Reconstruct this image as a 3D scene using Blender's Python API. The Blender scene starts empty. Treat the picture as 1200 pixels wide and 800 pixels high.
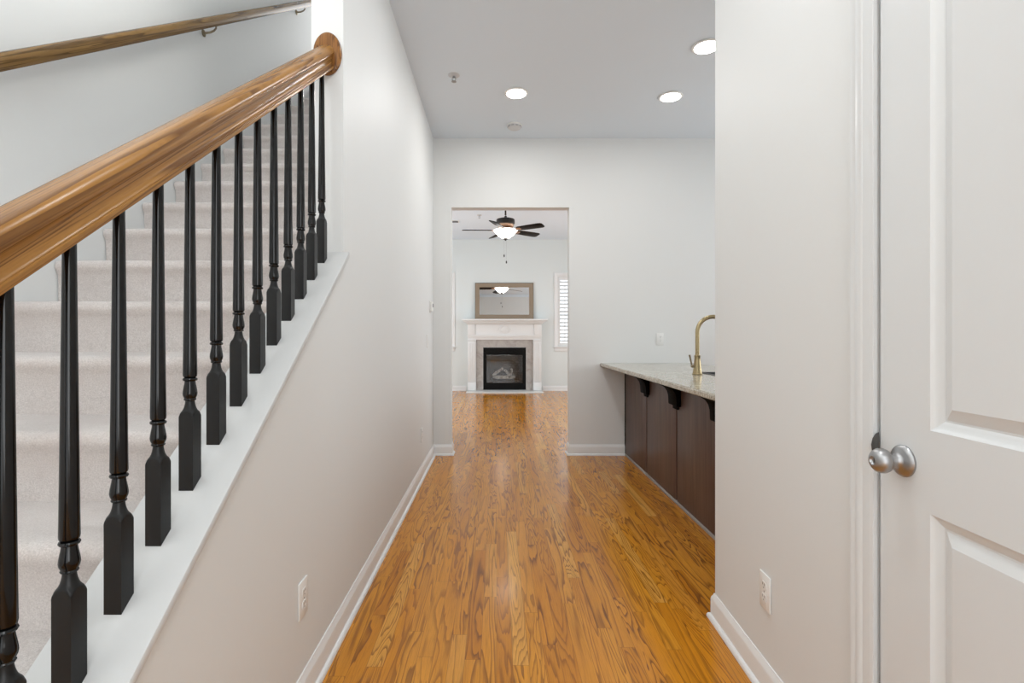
import bpy, bmesh, math, random
from mathutils import Vector, Matrix
random.seed(4)
S = bpy.context.scene
COL = S.collection
R = math.radians
# ------------------------------------------------------------------ camera, light, exposure
CAMZ = 1.16
cd = bpy.data.cameras.new('camera'); cam = bpy.data.objects.new('camera', cd); COL.objects.link(cam)
cam.location = (0, 0, CAMZ); cam.rotation_euler = (R(90), 0, 0)
cd.sensor_width = 36; cd.lens = 18; cd.shift_x = 18/1200; cd.shift_y = -8/1200
cd.clip_start = .02
S.camera = cam
S.view_settings.view_transform = 'Standard'; S.view_settings.look = 'None'
S.view_settings.exposure = 0.1; S.view_settings.gamma = 1; S.view_settings.use_curve_mapping = False
w = bpy.data.worlds.new('sky'); S.world = w; w.use_nodes = True
bgn = w.node_tree.nodes['Background']; bgn.inputs[0].default_value = (.92, .96, 1, 1); bgn.inputs[1].default_value = 1.6

def area(name, loc, rot, sx, sy, power, color=(1, 1, 1)):
    l = bpy.data.lights.new(name, 'AREA'); l.shape = 'RECTANGLE'; l.size = sx; l.size_y = sy
    l.energy = power; l.color = color
    o = bpy.data.objects.new(name, l); COL.objects.link(o); o.location = loc; o.rotation_euler = rot
    return o
# area lamps below are added fill at made-up, unseen wall openings
FILL_TINT = (.94, .97, 1)
area('fill_entry', (-.35, -2.72, 1.45), (R(90), 0, R(0)), 2.0, 2.5, 16, FILL_TINT)
area('fill_foyer_side', (.72, -1.55, 1.6), (R(90), 0, R(90)), 1.5, 2.0, 46, (.94, .98, 1))  # added side fill to brighten the knee wall, stair wall and carpet
area('fill_entry_high', (-.3, -2.72, 4.3), (R(80), 0, 0), 2.2, 1.6, 24, (.98, .985, .98))
area('fill_landing', (-1.2, 5.86, 4.75), (R(-90), 0, 0), .9, 1.3, 9, (1, .985, .96))
area('fill_loft', (1.26, 1.2, 4.55), (R(90), 0, R(90)), 2.6, 1.3, 172, (1, .965, .92))  # added fill thrown across onto the stairwell wall
area('fill_kitchen', (4.12, 3.5, 1.75), (R(90), 0, R(90)), 2.0, 1.6, 25, FILL_TINT)
area('fill_living_east', (3.1, 7.8, 1.35), (R(90), 0, R(90)), 3.2, 1.9, 35, (.95, .975, 1))
area('fill_living_west', (-2.6, 7.8, 1.35), (R(90), 0, R(-90)), 3.2, 1.9, 35, (.95, .975, 1))
DOWNLIGHT_W, HALL_W = 1.7, 7.0

# ------------------------------------------------------------------ helpers
def setp(o, label=None, cat=None, group=None, kind=None):
    for k, v in (('label', label), ('category', cat), ('group', group), ('kind', kind)):
        if v: o[k] = v
    return o
def thing(name, label, cat, loc=(0, 0, 0), rz=0, group=None):
    o = bpy.data.objects.new(name, None); COL.objects.link(o); o.empty_display_size = .05
    o.location = loc; o.rotation_euler = (0, 0, rz)
    return setp(o, label, cat, group)
def obj(name, bm, m, parent=None, loc=(0, 0, 0), rot=(0, 0, 0), smooth=35):
    bmesh.ops.remove_doubles(bm, verts=bm.verts, dist=1e-6)
    bmesh.ops.recalc_face_normals(bm, faces=bm.faces)
    me = bpy.data.meshes.new(name); bm.to_mesh(me); bm.free()
    o = bpy.data.objects.new(name, me); COL.objects.link(o)
    o.location = loc; o.rotation_euler = rot
    me.materials.append(m)
    if smooth:
        me.shade_smooth(); me.set_sharp_from_angle(angle=R(smooth))
    if parent: o.parent = parent
    return o
def struct(name, bm, m, loc=(0, 0, 0), rot=(0, 0, 0), label=None, smooth=35):
    o = obj(name, bm, m, None, loc, rot, smooth); o['kind'] = 'structure'
    if label: o['label'] = label
    return o
def box(bm, x0, x1, y0, y1, z0, z1, bev=0, seg=2):
    t = bmesh.new()
    v = [t.verts.new((x, y, z)) for x in (x0, x1) for y in (y0, y1) for z in (z0, z1)]
    for f in ((0, 1, 3, 2), (4, 6, 7, 5), (0, 4, 5, 1), (2, 3, 7, 6), (0, 2, 6, 4), (1, 5, 7, 3)):
        t.faces.new([v[i] for i in f])
    if bev: bmesh.ops.bevel(t, geom=t.edges[:], offset=bev, segments=seg, affect='EDGES', profile=.5)
    merge(bm, t)
    return bm
def merge(bm, t, M=None):
    if M is not None: t.transform(M)
    me = bpy.data.meshes.new('tmp'); t.to_mesh(me); t.free(); bm.from_mesh(me); bpy.data.meshes.remove(me)
def prism(bm, pts, axis, a, b, bev=0):
    """polygon pts extruded between a and b along axis ('x','y','z')"""
    t = bmesh.new()
    def P(p, h):
        return {'x': (h, p[0], p[1]), 'y': (p[0], h, p[1]), 'z': (p[0], p[1], h)}[axis]
    A = [t.verts.new(P(p, a)) for p in pts]; B = [t.verts.new(P(p, b)) for p in pts]
    t.faces.new(A); t.faces.new(B[::-1])
    n = len(pts)
    for i in range(n): t.faces.new([A[i], A[(i+1) % n], B[(i+1) % n], B[i]])
    bmesh.ops.recalc_face_normals(t, faces=t.faces)
    if bev: bmesh.ops.bevel(t, geom=t.edges[:], offset=bev, segments=2, affect='EDGES', profile=.5)
    merge(bm, t)
    return bm
def lathe(bm, prof, n=28, c=(0, 0, 0), axis='z', sx=1, sy=1):
    """prof: list of (radius, height)"""
    t = bmesh.new(); rings = []
    for r, h in prof:
        ring = []
        for i in range(n):
            a = 2*math.pi*i/n
            ring.append(t.verts.new((r*math.cos(a)*sx, r*math.sin(a)*sy, h)))
        rings.append(ring)
    for p, q in zip(rings, rings[1:]):
        for i in range(n): t.faces.new([p[i], p[(i+1) % n], q[(i+1) % n], q[i]])
    t.faces.new(rings[0][::-1]); t.faces.new(rings[-1])
    if axis == 'x': t.transform(Matrix.Rotation(R(90), 4, 'Y'))
    if axis == '-x': t.transform(Matrix.Rotation(R(-90), 4, 'Y'))
    if axis == '-y': t.transform(Matrix.Rotation(R(90), 4, 'X'))
    t.transform(Matrix.Translation(c))
    merge(bm, t)
    return bm
def tube(bm, pts, rad, n=14):
    """round tube along pts; rad a number or one per point"""
    pts = [Vector(p) for p in pts]; rr = rad if isinstance(rad, (list, tuple)) else [rad]*len(pts)
    t = bmesh.new(); rings = []; up = None
    for i, p in enumerate(pts):
        d = (pts[min(i+1, len(pts)-1)] - pts[max(i-1, 0)]).normalized()
        if up is None: up = Vector((0, 0, 1)) if abs(d.z) < .9 else Vector((0, 1, 0))
        s = d.cross(up).normalized(); up = s.cross(d).normalized()
        rings.append([t.verts.new(p + (s*math.cos(2*math.pi*k/n) + up*math.sin(2*math.pi*k/n))*rr[i]) for k in range(n)])
    for p, q in zip(rings, rings[1:]):
        for i in range(n): t.faces.new([p[i], p[(i+1) % n], q[(i+1) % n], q[i]])
    t.faces.new(rings[0][::-1]); t.faces.new(rings[-1])
    merge(bm, t)
    return bm
def wall_grid(u0, u1, z0, z1, holes, axis, a, b):
    """slab in the (u,z) plane between a and b on the other axis, with rectangular holes"""
    us = sorted({u0, u1, *[h[0] for h in holes], *[h[1] for h in holes]})
    zs = sorted({z0, z1, *[h[2] for h in holes], *[h[3] for h in holes]})
    solid = {}
    for i in range(len(us)-1):
        for j in range(len(zs)-1):
            cu, cz = (us[i]+us[i+1])/2, (zs[j]+zs[j+1])/2
            solid[i, j] = not any(h[0] < cu < h[1] and h[2] < cz < h[3] for h in holes)
    bm = bmesh.new()
    def P(u, z, d): return (u, d, z) if axis == 'y' else (d, u, z)
    def quad(*p): bm.faces.new([bm.verts.new(q) for q in p])
    for (i, j), s in solid.items():
        if not s: continue
        A, B, C, D = us[i], us[i+1], zs[j], zs[j+1]
        quad(P(A, C, a), P(B, C, a), P(B, D, a), P(A, D, a)); quad(P(A, C, b), P(B, C, b), P(B, D, b), P(A, D, b))
        if not solid.get((i-1, j)): quad(P(A, C, a), P(A, D, a), P(A, D, b), P(A, C, b))
        if not solid.get((i+1, j)): quad(P(B, C, a), P(B, D, a), P(B, D, b), P(B, C, b))
        if not solid.get((i, j-1)): quad(P(A, C, a), P(B, C, a), P(B, C, b), P(A, C, b))
        if not solid.get((i, j+1)): quad(P(A, D, a), P(B, D, a), P(B, D, b), P(A, D, b))
    bmesh.ops.remove_doubles(bm, verts=bm.verts, dist=1e-6)
    return bm

# ------------------------------------------------------------------ materials
class NT:
    def __init__(s, name):
        s.m = bpy.data.materials.new(name); s.m.use_nodes = True; s.t = s.m.node_tree; s.n = s.t.nodes
        s.p = s.n['Principled BSDF']
    def node(s, typ, **kw):
        n = s.n.new(typ)
        for k, v in kw.items(): setattr(n, k, v)
        return n
    def put(s, sock, v):
        if hasattr(v, 'is_linked'): s.t.links.new(v, sock)
        elif v is not None: sock.default_value = v
    def math(s, op, a, b=None, c=None):
        n = s.node('ShaderNodeMath', operation=op)
        for i, v in enumerate((a, b, c)):
            if v is not None: s.put(n.inputs[i], v)
        return n.outputs[0]
    def comb(s, x, y, z):
        n = s.node('ShaderNodeCombineXYZ')
        for i, v in enumerate((x, y, z)): s.put(n.inputs[i], v)
        return n.outputs[0]
    def xyz(s):
        c = s.node('ShaderNodeTexCoord'); q = s.node('ShaderNodeSeparateXYZ'); s.t.links.new(c.outputs['Object'], q.inputs[0])
        return q.outputs[0], q.outputs[1], q.outputs[2], c.outputs['Object']
    def noise(s, vec, scale, detail=2, rough=.5, dist=0):
        n = s.node('ShaderNodeTexNoise'); s.put(n.inputs['Vector'], vec); n.inputs['Scale'].default_value = scale
        n.inputs['Detail'].default_value = detail; n.inputs['Roughness'].default_value = rough; n.inputs['Distortion'].default_value = dist
        return n.outputs['Fac']
    def white(s, vec):
        n = s.node('ShaderNodeTexWhiteNoise', noise_dimensions='3D'); s.put(n.inputs['Vector'], vec); return n.outputs['Value']
    def ramp(s, fac, stops, interp='LINEAR'):
        n = s.node('ShaderNodeValToRGB'); e = n.color_ramp.elements; n.color_ramp.interpolation = interp
        while len(e) < len(stops): e.new(.5)
        for k, (p, c) in zip(e, stops): k.position = p; k.color = (*c, 1)
        s.put(n.inputs[0], fac); return n.outputs[0]
    def rng(s, v, a, b, c, d):
        n = s.node('ShaderNodeMapRange')
        for i, q in enumerate((v, a, b, c, d)): s.put(n.inputs[i], q)
        return n.outputs[0]
    def mix(s, fac, a, b, mode='MIX'):
        n = s.node('ShaderNodeMix', data_type='RGBA', blend_type=mode)
        s.put(n.inputs[0], fac)
        for i, v in ((6, a), (7, b)):
            s.put(n.inputs[i], v if hasattr(v, 'is_linked') else (*v, 1))
        return n.outputs[2]
    def base(s, v): s.put(s.p.inputs['Base Color'], v if hasattr(v, 'is_linked') else (*v, 1))
    def bump(s, h, strength=.1, dist=.002):
        n = s.node('ShaderNodeBump'); n.inputs['Strength'].default_value = strength; n.inputs['Distance'].default_value = dist
        s.put(n.inputs['Height'], h); s.t.links.new(n.outputs[0], s.p.inputs['Normal'])
    def set(s, **kw):
        for k, v in kw.items(): s.put(s.p.inputs[k.replace('_', ' ')], v)
        return s
def paint(name, c, rough=.5, var=.012, bump=.04, scale=220, **kw):
    t = NT(name); x, y, z, v = t.xyz()
    n = t.noise(v, 1.7, 3)
    t.base(t.mix(n, [q*(1-var) for q in c], [min(1, q*(1+var)) for q in c]))
    t.set(Roughness=rough, **kw)
    if bump: t.bump(t.noise(v, scale, 2), bump, .001)
    return t.m
def metal(name, c, rough=.25, metallic=1.0):
    t = NT(name); x, y, z, v = t.xyz()
    n = t.noise(v, 90, 3)
    t.base(t.mix(n, [q*.93 for q in c], c)); t.set(Metallic=metallic, Roughness=t.rng(n, .3, .7, rough*.85, rough*1.15))
    return t.m
def emit(name, c, e):
    t = NT(name); x, y, z, v = t.xyz()
    t.base(t.mix(t.noise(v, 30), c, c)); t.set(Emission_Color=(*c, 1), Emission_Strength=e, Roughness=.4); return t.m
def oak_grain(t, vec_u, vec_v, seed, freq=7.0, us=9.0, vs=.9, z=0.0):
    """dark earlywood lines as the contours of a stretched noise: u across, v along the grain"""
    vec = t.comb(t.math('MULTIPLY', vec_u, us), t.math('MULTIPLY', vec_v, vs), t.math('ADD', t.math('MULTIPLY', seed, 37.0), z))
    n = t.noise(vec, 1.0, 4, .40, .35)
    f = t.math('FRACT', t.math('MULTIPLY', n, freq))
    line = t.ramp(f, [(0, (0, 0, 0)), (.25, (.04, .04, .04)), (.6, (.18, .18, .18)), (.78, (.7, .7, .7)), (.93, (1, 1, 1)), (1, (0, 0, 0))])
    pore = t.noise(t.comb(t.math('MULTIPLY', vec_u, 420), t.math('MULTIPLY', vec_v, 9), seed), 1, 3, .7)
    return line, pore, n
def floor_mat():
    t = NT('oak_strip_floor'); x, y, z, v = t.xyz()
    W = .057
    xi = t.math('DIVIDE', x, W); idx = t.math('FLOOR', xi); fx = t.math('FRACT', xi)
    r1 = t.white(t.comb(idx, 3.3, 1.7)); r2 = t.white(t.comb(idx, 8.1, 4.2))
    L = t.rng(r2, 0, 1, .55, 1.25)
    yi = t.math('DIVIDE', t.math('ADD', y, t.math('MULTIPLY', r1, 7.0)), L); seg = t.math('FLOOR', yi); fy = t.math('FRACT', yi)
    r = t.white(t.comb(idx, seg, 2.5)); rb = t.white(t.comb(idx, seg, 9.5)); rc = t.white(t.comb(seg, idx, 5.5))
    line, pore, n = oak_grain(t, x, y, r, t.rng(rb, 0, 1, 9.0, 26.0), 9.0, .85)
    base = t.ramp(r, [(0, (.52, .192, .012)), (.25, (.60, .238, .016)), (.55, (.69, .295, .026)), (.8, (.62, .240, .015)), (1, (.76, .38, .065))])
    base = t.mix(t.rng(t.noise(t.comb(t.math('MULTIPLY', x, 14), t.math('MULTIPLY', y, 1.4), t.math('MULTIPLY', r, 50)), 1, 3), .35, .7, 0, .30), base, (.43, .140, .012))
    amt = t.math('MULTIPLY', line, t.rng(rc, 0, 1, .50, 1.0))
    c = t.mix(amt, base, (.150, .048, .008))
    c = t.mix(t.rng(pore, .48, .70, 0, .5), c, (.26, .09, .010))
    ex = t.math('MULTIPLY', t.math('MINIMUM', fx, t.math('SUBTRACT', 1.0, fx)), W)
    ey = t.math('MULTIPLY', t.math('MINIMUM', fy, t.math('SUBTRACT', 1.0, fy)), L)
    e = t.math('MINIMUM', ex, ey)
    gap = t.rng(e, .0003, .0011, 1, 0)
    c = t.mix(t.math('MULTIPLY', gap, .6), c, (.10, .035, .010))
    t.base(c)
    t.set(Roughness=t.rng(t.noise(v, 5, 4), .3, .7, .15, .22), Specular_IOR_Level=.38)
    h = t.math('SUBTRACT', t.math('MULTIPLY', t.noise(t.comb(t.math('MULTIPLY', x, 20), t.math('MULTIPLY', y, 3), 0.0), 1, 2), .6), gap)
    t.bump(h, .05, .001)
    return t.m
def oak_mat(name, c0, c1, dark, us=28, vs=1.6, freq=6.0, rough=.27):
    """oak with its grain along local Y"""
    t = NT(name); x, y, z, v = t.xyz()
    u = t.math('ADD', x, t.math('MULTIPLY', z, .8))
    line, pore, n = oak_grain(t, u, y, t.math('MULTIPLY', z, .05), freq, us, vs)
    base = t.mix(t.noise(t.comb(t.math('MULTIPLY', u, 30), t.math('MULTIPLY', y, 2), 0.0), 1, 3), c0, c1)
    c = t.mix(t.math('MULTIPLY', line, .85), base, dark)
    c = t.mix(t.rng(pore, .5, .75, 0, .45), c, dark)
    t.base(c); t.set(Roughness=rough, Specular_IOR_Level=.22)
    return t.m
def granite_mat():
    t = NT('speckled_granite'); x, y, z, v = t.xyz()
    a = t.noise(v, 22, 4, .6); b = t.noise(v, 85, 3, .7); c3 = t.noise(v, 38, 5, .75, 1.0)
    c = t.ramp(a, [(.3, (.38, .345, .28)), (.5, (.50, .465, .385)), (.7, (.60, .565, .485))])
    c = t.mix(t.rng(b, .52, .64, 0, .8), c, (.20, .17, .14))
    c = t.mix(t.rng(c3, .56, .66, 0, .8), c, (.12, .105, .09))
    c = t.mix(t.rng(b, .28, .40, .6, 0), c, (.72, .70, .66))
    t.base(c); t.set(Roughness=.14, Specular_IOR_Level=.4); return t.m
def espresso_mat():
    t = NT('espresso_wood'); x, y, z, v = t.xyz()
    n = t.noise(t.comb(t.math('MULTIPLY', x, 60), t.math('MULTIPLY', y, 40), t.math('MULTIPLY', z, 2.2)), 1, 4, .6)
    b = t.noise(t.comb(t.math('MULTIPLY', x, 5), t.math('MULTIPLY', y, 5), t.math('MULTIPLY', z, .8)), 1, 2)
    c = t.mix(t.rng(n, .3, .7, 0, 1), (.052, .026, .019), (.135, .078, .058)); c = t.mix(t.rng(b, .4, .65, 0, .5), c, (.130, .078, .060))
    t.base(c); t.set(Roughness=.38, Specular_IOR_Level=.45); return t.m
def carpet_mat():
    t = NT('greige_carpet'); x, y, z, v = t.xyz()
    a = t.noise(v, 260, 4, .8); b = t.noise(v, 6, 3, .6); d = t.noise(v, 48, 3, .7)
    c = t.mix(t.rng(a, .3, .7, 0, 1), (.46, .415, .39), (.74, .69, .655))
    c = t.mix(t.rng(b, .4, .65, 0, .35), c, (.52, .455, .425))
    c = t.mix(t.rng(d, .55, .75, 0, .25), c, (.38, .34, .31))
    t.base(c); t.set(Roughness=.95, Specular_IOR_Level=.1, Sheen_Weight=.3); t.bump(t.noise(v, 330, 3, .8), .55, .004); return t.m
def tile_mat():
    t = NT('grey_marble_tile'); x, y, z, v = t.xyz()
    n = t.noise(v, 7, 6, .65, 1.2); t.base(t.ramp(n, [(.3, (.30, .27, .25)), (.5, (.40, .37, .345)), (.7, (.47, .44, .41))])); t.set(Roughness=.25); return t.m
def glass_mat():
    t = NT('clear_glass'); x, y, z, v = t.xyz()
    t.base(t.mix(t.noise(v, 4), (.97, .98, .98), (1, 1, 1))); t.set(Roughness=.02, Transmission_Weight=1.0, IOR=1.45); return t.m
def log_mat():
    t = NT('ceramic_log'); x, y, z, v = t.xyz()
    n = t.noise(v, 16, 5, .7); t.base(t.ramp(n, [(.35, (.10, .08, .07)), (.5, (.40, .36, .31)), (.7, (.60, .56, .50))])); t.set(Roughness=.9); t.bump(n, .8, .01); return t.m
def brick_mat():
    t = NT('sooty_firebrick'); x, y, z, v = t.xyz()
    b = t.node('ShaderNodeTexBrick'); t.put(b.inputs['Vector'], t.comb(t.math('ADD', x, y), z, 0.0)); b.inputs['Scale'].default_value = 5
    b.inputs['Color1'].default_value = (.055, .052, .050, 1); b.inputs['Color2'].default_value = (.085, .080, .076, 1); b.inputs['Mortar'].default_value = (.035, .033, .032, 1)
    t.base(b.outputs[0]); t.set(Roughness=.9); return t.m

M_WALL = paint('wall_paint', (.73, .741, .733), .52, .006, .03)
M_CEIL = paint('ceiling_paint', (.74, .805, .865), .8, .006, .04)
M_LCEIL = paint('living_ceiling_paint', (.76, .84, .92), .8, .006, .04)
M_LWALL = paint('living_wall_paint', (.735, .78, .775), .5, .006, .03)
M_TRIM = paint('white_trim_enamel', (.80, .805, .80), .28, .006, 0)
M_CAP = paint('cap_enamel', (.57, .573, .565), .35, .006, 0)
M_DOOR = paint('door_enamel', (.70, .717, .72), .30, .006, .03, 60)
M_PLATE = paint('white_plastic', (.80, .80, .78), .3, .01, 0)
M_GREYP = paint('grey_plastic', (.62, .62, .62), .4, .02, 0)
M_PLATED = paint('grey_slot', (.10, .10, .10), .5, .05, 0)
M_FLOOR = floor_mat()
M_RAIL = oak_mat('oak_handrail', (.25, .112, .026), (.39, .195, .052), (.105, .042, .013), 62, .75, 7.0)
M_ROS = oak_mat('oak_rosette', (.20, .082, .020), (.33, .150, .042), (.085, .032, .010), 70, 4, 6.0)
M_WRAIL = oak_mat('oak_wall_rail', (.17, .092, .026), (.26, .150, .050), (.07, .036, .012), 55, .7, 7.0)
M_BLACK = paint('black_gloss_paint', (.0035, .0035, .0037), .14, .05, 0, Specular_IOR_Level=.34)
M_BLOCK = paint('black_satin_paint', (.008, .008, .008), .36, .1, .05, 40, Specular_IOR_Level=.28)
M_CARPET = carpet_mat(); M_GRAN = granite_mat(); M_ESP = espresso_mat(); M_TILE = tile_mat(); M_GLASS = glass_mat(); M_LOG = log_mat(); M_FBRICK = brick_mat()
M_CORB = paint('black_brown_paint', (.0025, .002, .002), .6, .1, 0, Specular_IOR_Level=.04)
M_STRIP = paint('grey_strip', (.34, .33, .32), .35, .03, 0)
M_BRASS = metal('brushed_brass', (.46, .37, .21), .30)
M_DBRASS = metal('aged_brass', (.30, .25, .17), .32)
M_NICKEL = metal('satin_nickel', (.42, .42, .425), .36)
M_STEEL = metal('stainless_steel', (.16, .155, .15), .38)
M_SINK = paint('dark_composite', (.035, .033, .031), .45, .3, .1, 60)
M_BRONZE = metal('dark_bronze', (.030, .027, .026), .45, .4)
M_COPPER = metal('rubbed_copper', (.55, .36, .25), .4, .8)
M_BLADE = paint('espresso_blade', (.008, .006, .006), .5, .1, 0, Specular_IOR_Level=.2)
M_FRAME = metal('taupe_gilt', (.34, .27, .20), .45, .7)
M_FRAMEL = metal('dark_gilt_edge', (.10, .075, .05), .5, .6)
M_MIRROR = metal('mirror_silver', (.93, .94, .94), .01)
M_FBLACK = paint('black_firebox_metal', (.003, .003, .003), .45, .1, 0, Specular_IOR_Level=.15)
M_LENS = emit('lit_lens', (1, .98, .95), 14)
M_BOWL = emit('lit_bowl', (1, .96, .90), 7)
M_MARBLE = paint('white_marble', (.74, .74, .72), .2, .05, 0)
M_GRILL = paint('grey_grille', (.16, .16, .17), .5, .05, 0)

# ------------------------------------------------------------------ structure
LX, LXB = -.608, -.735            # hall face / stair face of the left wall
SX = -1.73                        # stairwell wall
FY, FYB = 4.93, 5.05              # far wall
BY = 10.6                         # living room back wall
CZ, LCZ = 3.05, 3.13
DX0, DX1, DZ = -.436, .70, 2.385  # doorway
END = 2.03                        # free end of the left wall
CS, C0 = .722, .0232              # knee wall cap: z = C0 + CS*Y
RS, R0 = .7367, .721              # handrail underside
RC = (.892, 2.09); RA = -math.atan(.04)   # far corner of the right wall, its turn
# floor
b = bmesh.new(); box(b, -2.7, 4.3, -2.9, BY+.5, -.1, 0); struct('floor', b, M_FLOOR, smooth=0)
# ceilings
b = bmesh.new(); box(b, LX, 4.3, -.3, FYB, CZ, CZ+.2); struct('ceiling', b, M_CEIL, smooth=0)
b = bmesh.new(); box(b, LX, 3.3, FYB, 6.1, LCZ, LCZ+.15); box(b, -2.7, 3.3, 6.1, BY+.2, LCZ, LCZ+.15); struct('ceiling_living', b, M_LCEIL, smooth=0)
b = bmesh.new(); box(b, SX-.1, 1.4, -2.9, 6.1, 5.6, 5.7); struct('ceiling_stairwell', b, M_CEIL, smooth=0)
# left wall with the sloped knee wall below the balustrade
b = bmesh.new()
prism(b, [(-.6, 0), (FY, 0), (FY, 5.6), (END, 5.6), (END, C0+CS*END-.045), (.15, C0+CS*.15-.045), (-.6, C0+CS*.15-.045)], 'x', LXB, LX)
struct('wall_left', b, M_WALL, smooth=0)
b = wall_grid(-2.8, 3.0, CZ+.201, 5.6, [(-.1, 2.5, 3.9, 5.2)], 'x', 1.3, 1.4); struct('wall_loft', b, M_WALL, smooth=0)  # opening made up for the loft fill lamp
b = bmesh.new(); box(b, LX+.001, 1.3, 2.9, 3.0, CZ+.201, 5.6); struct('wall_loft_far', b, M_WALL, smooth=0)
b = bmesh.new(); box(b, .69, 1.4, -2.8, -.301, CZ+.001, CZ+.2); struct('wall_foyer_ledge', b, M_WALL, smooth=0)
b = bmesh.new(); box(b, SX-.1, SX, -2.9, 6.1, 0, 5.6); struct('wall_stairwell', b, M_WALL, smooth=0)
b = wall_grid(SX, LX, 0, 5.6, [(-1.65, -.75, 4.1, 5.4)], 'y', 5.9, 6.0); struct('wall_landing', b, M_WALL, smooth=0)
b = bmesh.new(); box(b, LXB, LX, FY+.001, 5.9, 0, 5.6); struct('wall_landing_side', b, M_WALL, smooth=0)
b = wall_grid(SX-.1, 4.3, 0, 5.6, [(-1.35, .65, .2, 2.7), (-1.5, .4, 3.55, 5.05)], 'y', -2.9, -2.8); struct('wall_front', b, M_WALL, smooth=0)
# far wall with the doorway, living side walls, back wall
b = wall_grid(LX, 4.2, 0, CZ, [(DX0, DX1, 0, DZ)], 'y', FY, FYB)
struct('wall_far', b, M_WALL, smooth=0)
b = bmesh.new(); box(b, -2.7, LX, 6.1, 6.2, 0, LCZ); struct('wall_living_near', b, M_LWALL, smooth=0)
b = wall_grid(FYB, BY+.1, 0, LCZ, [(6.2, 9.4, .4, 2.6)], 'x', 3.2, 3.3); struct('wall_living_right', b, M_LWALL, smooth=0)
b = wall_grid(6.1, BY+.1, 0, LCZ, [(6.2, 9.4, .4, 2.6)], 'x', -2.7, -2.62); struct('wall_living_left', b, M_LWALL, smooth=0)
b = wall_grid(FY, FYB+.01, 2, 3, [], 'x', 4.2, 4.3); b.free()
FCX = .163                         # fireplace centre
WIN = [(1.27, 1.83), (-1.504, -.944)]; WZ0, WZ1 = .92, 2.36
b = wall_grid(-2.62, 3.2, 0, LCZ, [(WIN[0][0], WIN[0][1], WZ0, WZ1), (WIN[1][0], WIN[1][1], WZ0, WZ1), (FCX-.44, FCX+.44, .03, .90)], 'y', BY, BY+.1)
struct('wall_back', b, M_LWALL, smooth=0)
# right side: the wall with the door (turned a little), kitchen walls
def rstruct(name, bm, m, **k): return struct(name, bm, m, (RC[0], RC[1], 0), (0, 0, RA), **k)
DY0, DY1 = -1.714, -.948            # door leaf, along the wall from its far corner
b = wall_grid(-5.0, 0, 0, CZ, [(DY0-.012, DY1+.012, 0, 2.045), (-4.45, -2.85, .55, 2.65)], 'x', 0, .12); rstruct('wall_right', b, M_WALL, smooth=0)  # second opening made up for the foyer side fill
b = bmesh.new(); box(b, .12, .20, -2.2, -.6, 0, CZ); rstruct('wall_closet', b, M_WALL, smooth=0)
b = bmesh.new(); box(b, 1.0165, 4.2, RC[1]-.125, RC[1]-.01, 0, CZ); struct('wall_kitchen', b, M_WALL, smooth=0)
b = wall_grid(RC[1]-.1, FYB, 0, CZ, [(2.5, 4.5, .95, 2.55)], 'x', 4.2, 4.3); struct('wall_kitchen_right', b, M_WALL, smooth=0)

# baseboards: profile (out from wall, height)
BPROF = [(0, 0), (.026, 0), (.0255, .008), (.022, .015), (.0165, .0185), (.0135, .019), (.0135, .078), (.011, .088), (.006, .096), (.004, .104), (0, .104)]
def baseboard(name, path, m=M_TRIM, loc=(0, 0, 0), rot=(0, 0, 0)):
    """path: floor points; the profile lies to the right of the walking direction, mitred at corners"""
    b = bmesh.new(); rings = []
    P = [Vector((p[0], p[1])) for p in path]
    nrm = lambda a, c: Vector(((c-a).y, -(c-a).x)).normalized()
    for i, p in enumerate(P):
        if i == 0: o = nrm(P[0], P[1])
        elif i == len(P)-1: o = nrm(P[-2], P[-1])
        else:
            n1, n2 = nrm(P[i-1], p), nrm(p, P[i+1]); o = (n1+n2).normalized(); o = o/ o.dot(n1)
        rings.append([b.verts.new((p.x+o.x*d, p.y+o.y*d, h)) for d, h in BPROF])
    n = len(BPROF)
    for A, B in zip(rings, rings[1:]):
        for k in range(n): b.faces.new([A[k], A[(k+1) % n], B[(k+1) % n], B[k]])
    b.faces.new(rings[0]); b.faces.new(rings[-1][::-1])
    return struct(name, b, m, loc, rot)
baseboard('baseboard_left', [(LX, -.6), (LX, FY), (DX0, FY), (DX0, FYB)])
baseboard('baseboard_far', [(DX1, FYB), (DX1, FY), (1.232, FY)])
baseboard('baseboard_right', [(.12, 0), (0, 0), (0, DY1+.012+.075)], loc=(RC[0], RC[1], 0), rot=(0, 0, RA))
baseboard('baseboard_back_left', [(-2.6, BY), (FCX-.79, BY)])
baseboard('baseboard_back_right', [(FCX+.79, BY), (3.2, BY)])

# cap on the knee wall with a small moulding under its hall edge
def slope_prism(bm, x0, x1, y0, y1, d0, d1):
    prism(bm, [(y0, C0+CS*y0+d0), (y1, C0+CS*y1+d0), (y1, C0+CS*y1+d1), (y0, C0+CS*y0+d1)], 'x', x0, x1, .004)
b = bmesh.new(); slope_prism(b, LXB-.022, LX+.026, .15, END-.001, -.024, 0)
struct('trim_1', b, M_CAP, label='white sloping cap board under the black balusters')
b = bmesh.new(); slope_prism(b, LX, LX+.013, .15, END-.001, -.046, -.0245)
struct('trim_2', b, M_TRIM, label='slim white moulding under the sloping cap board')

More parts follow.
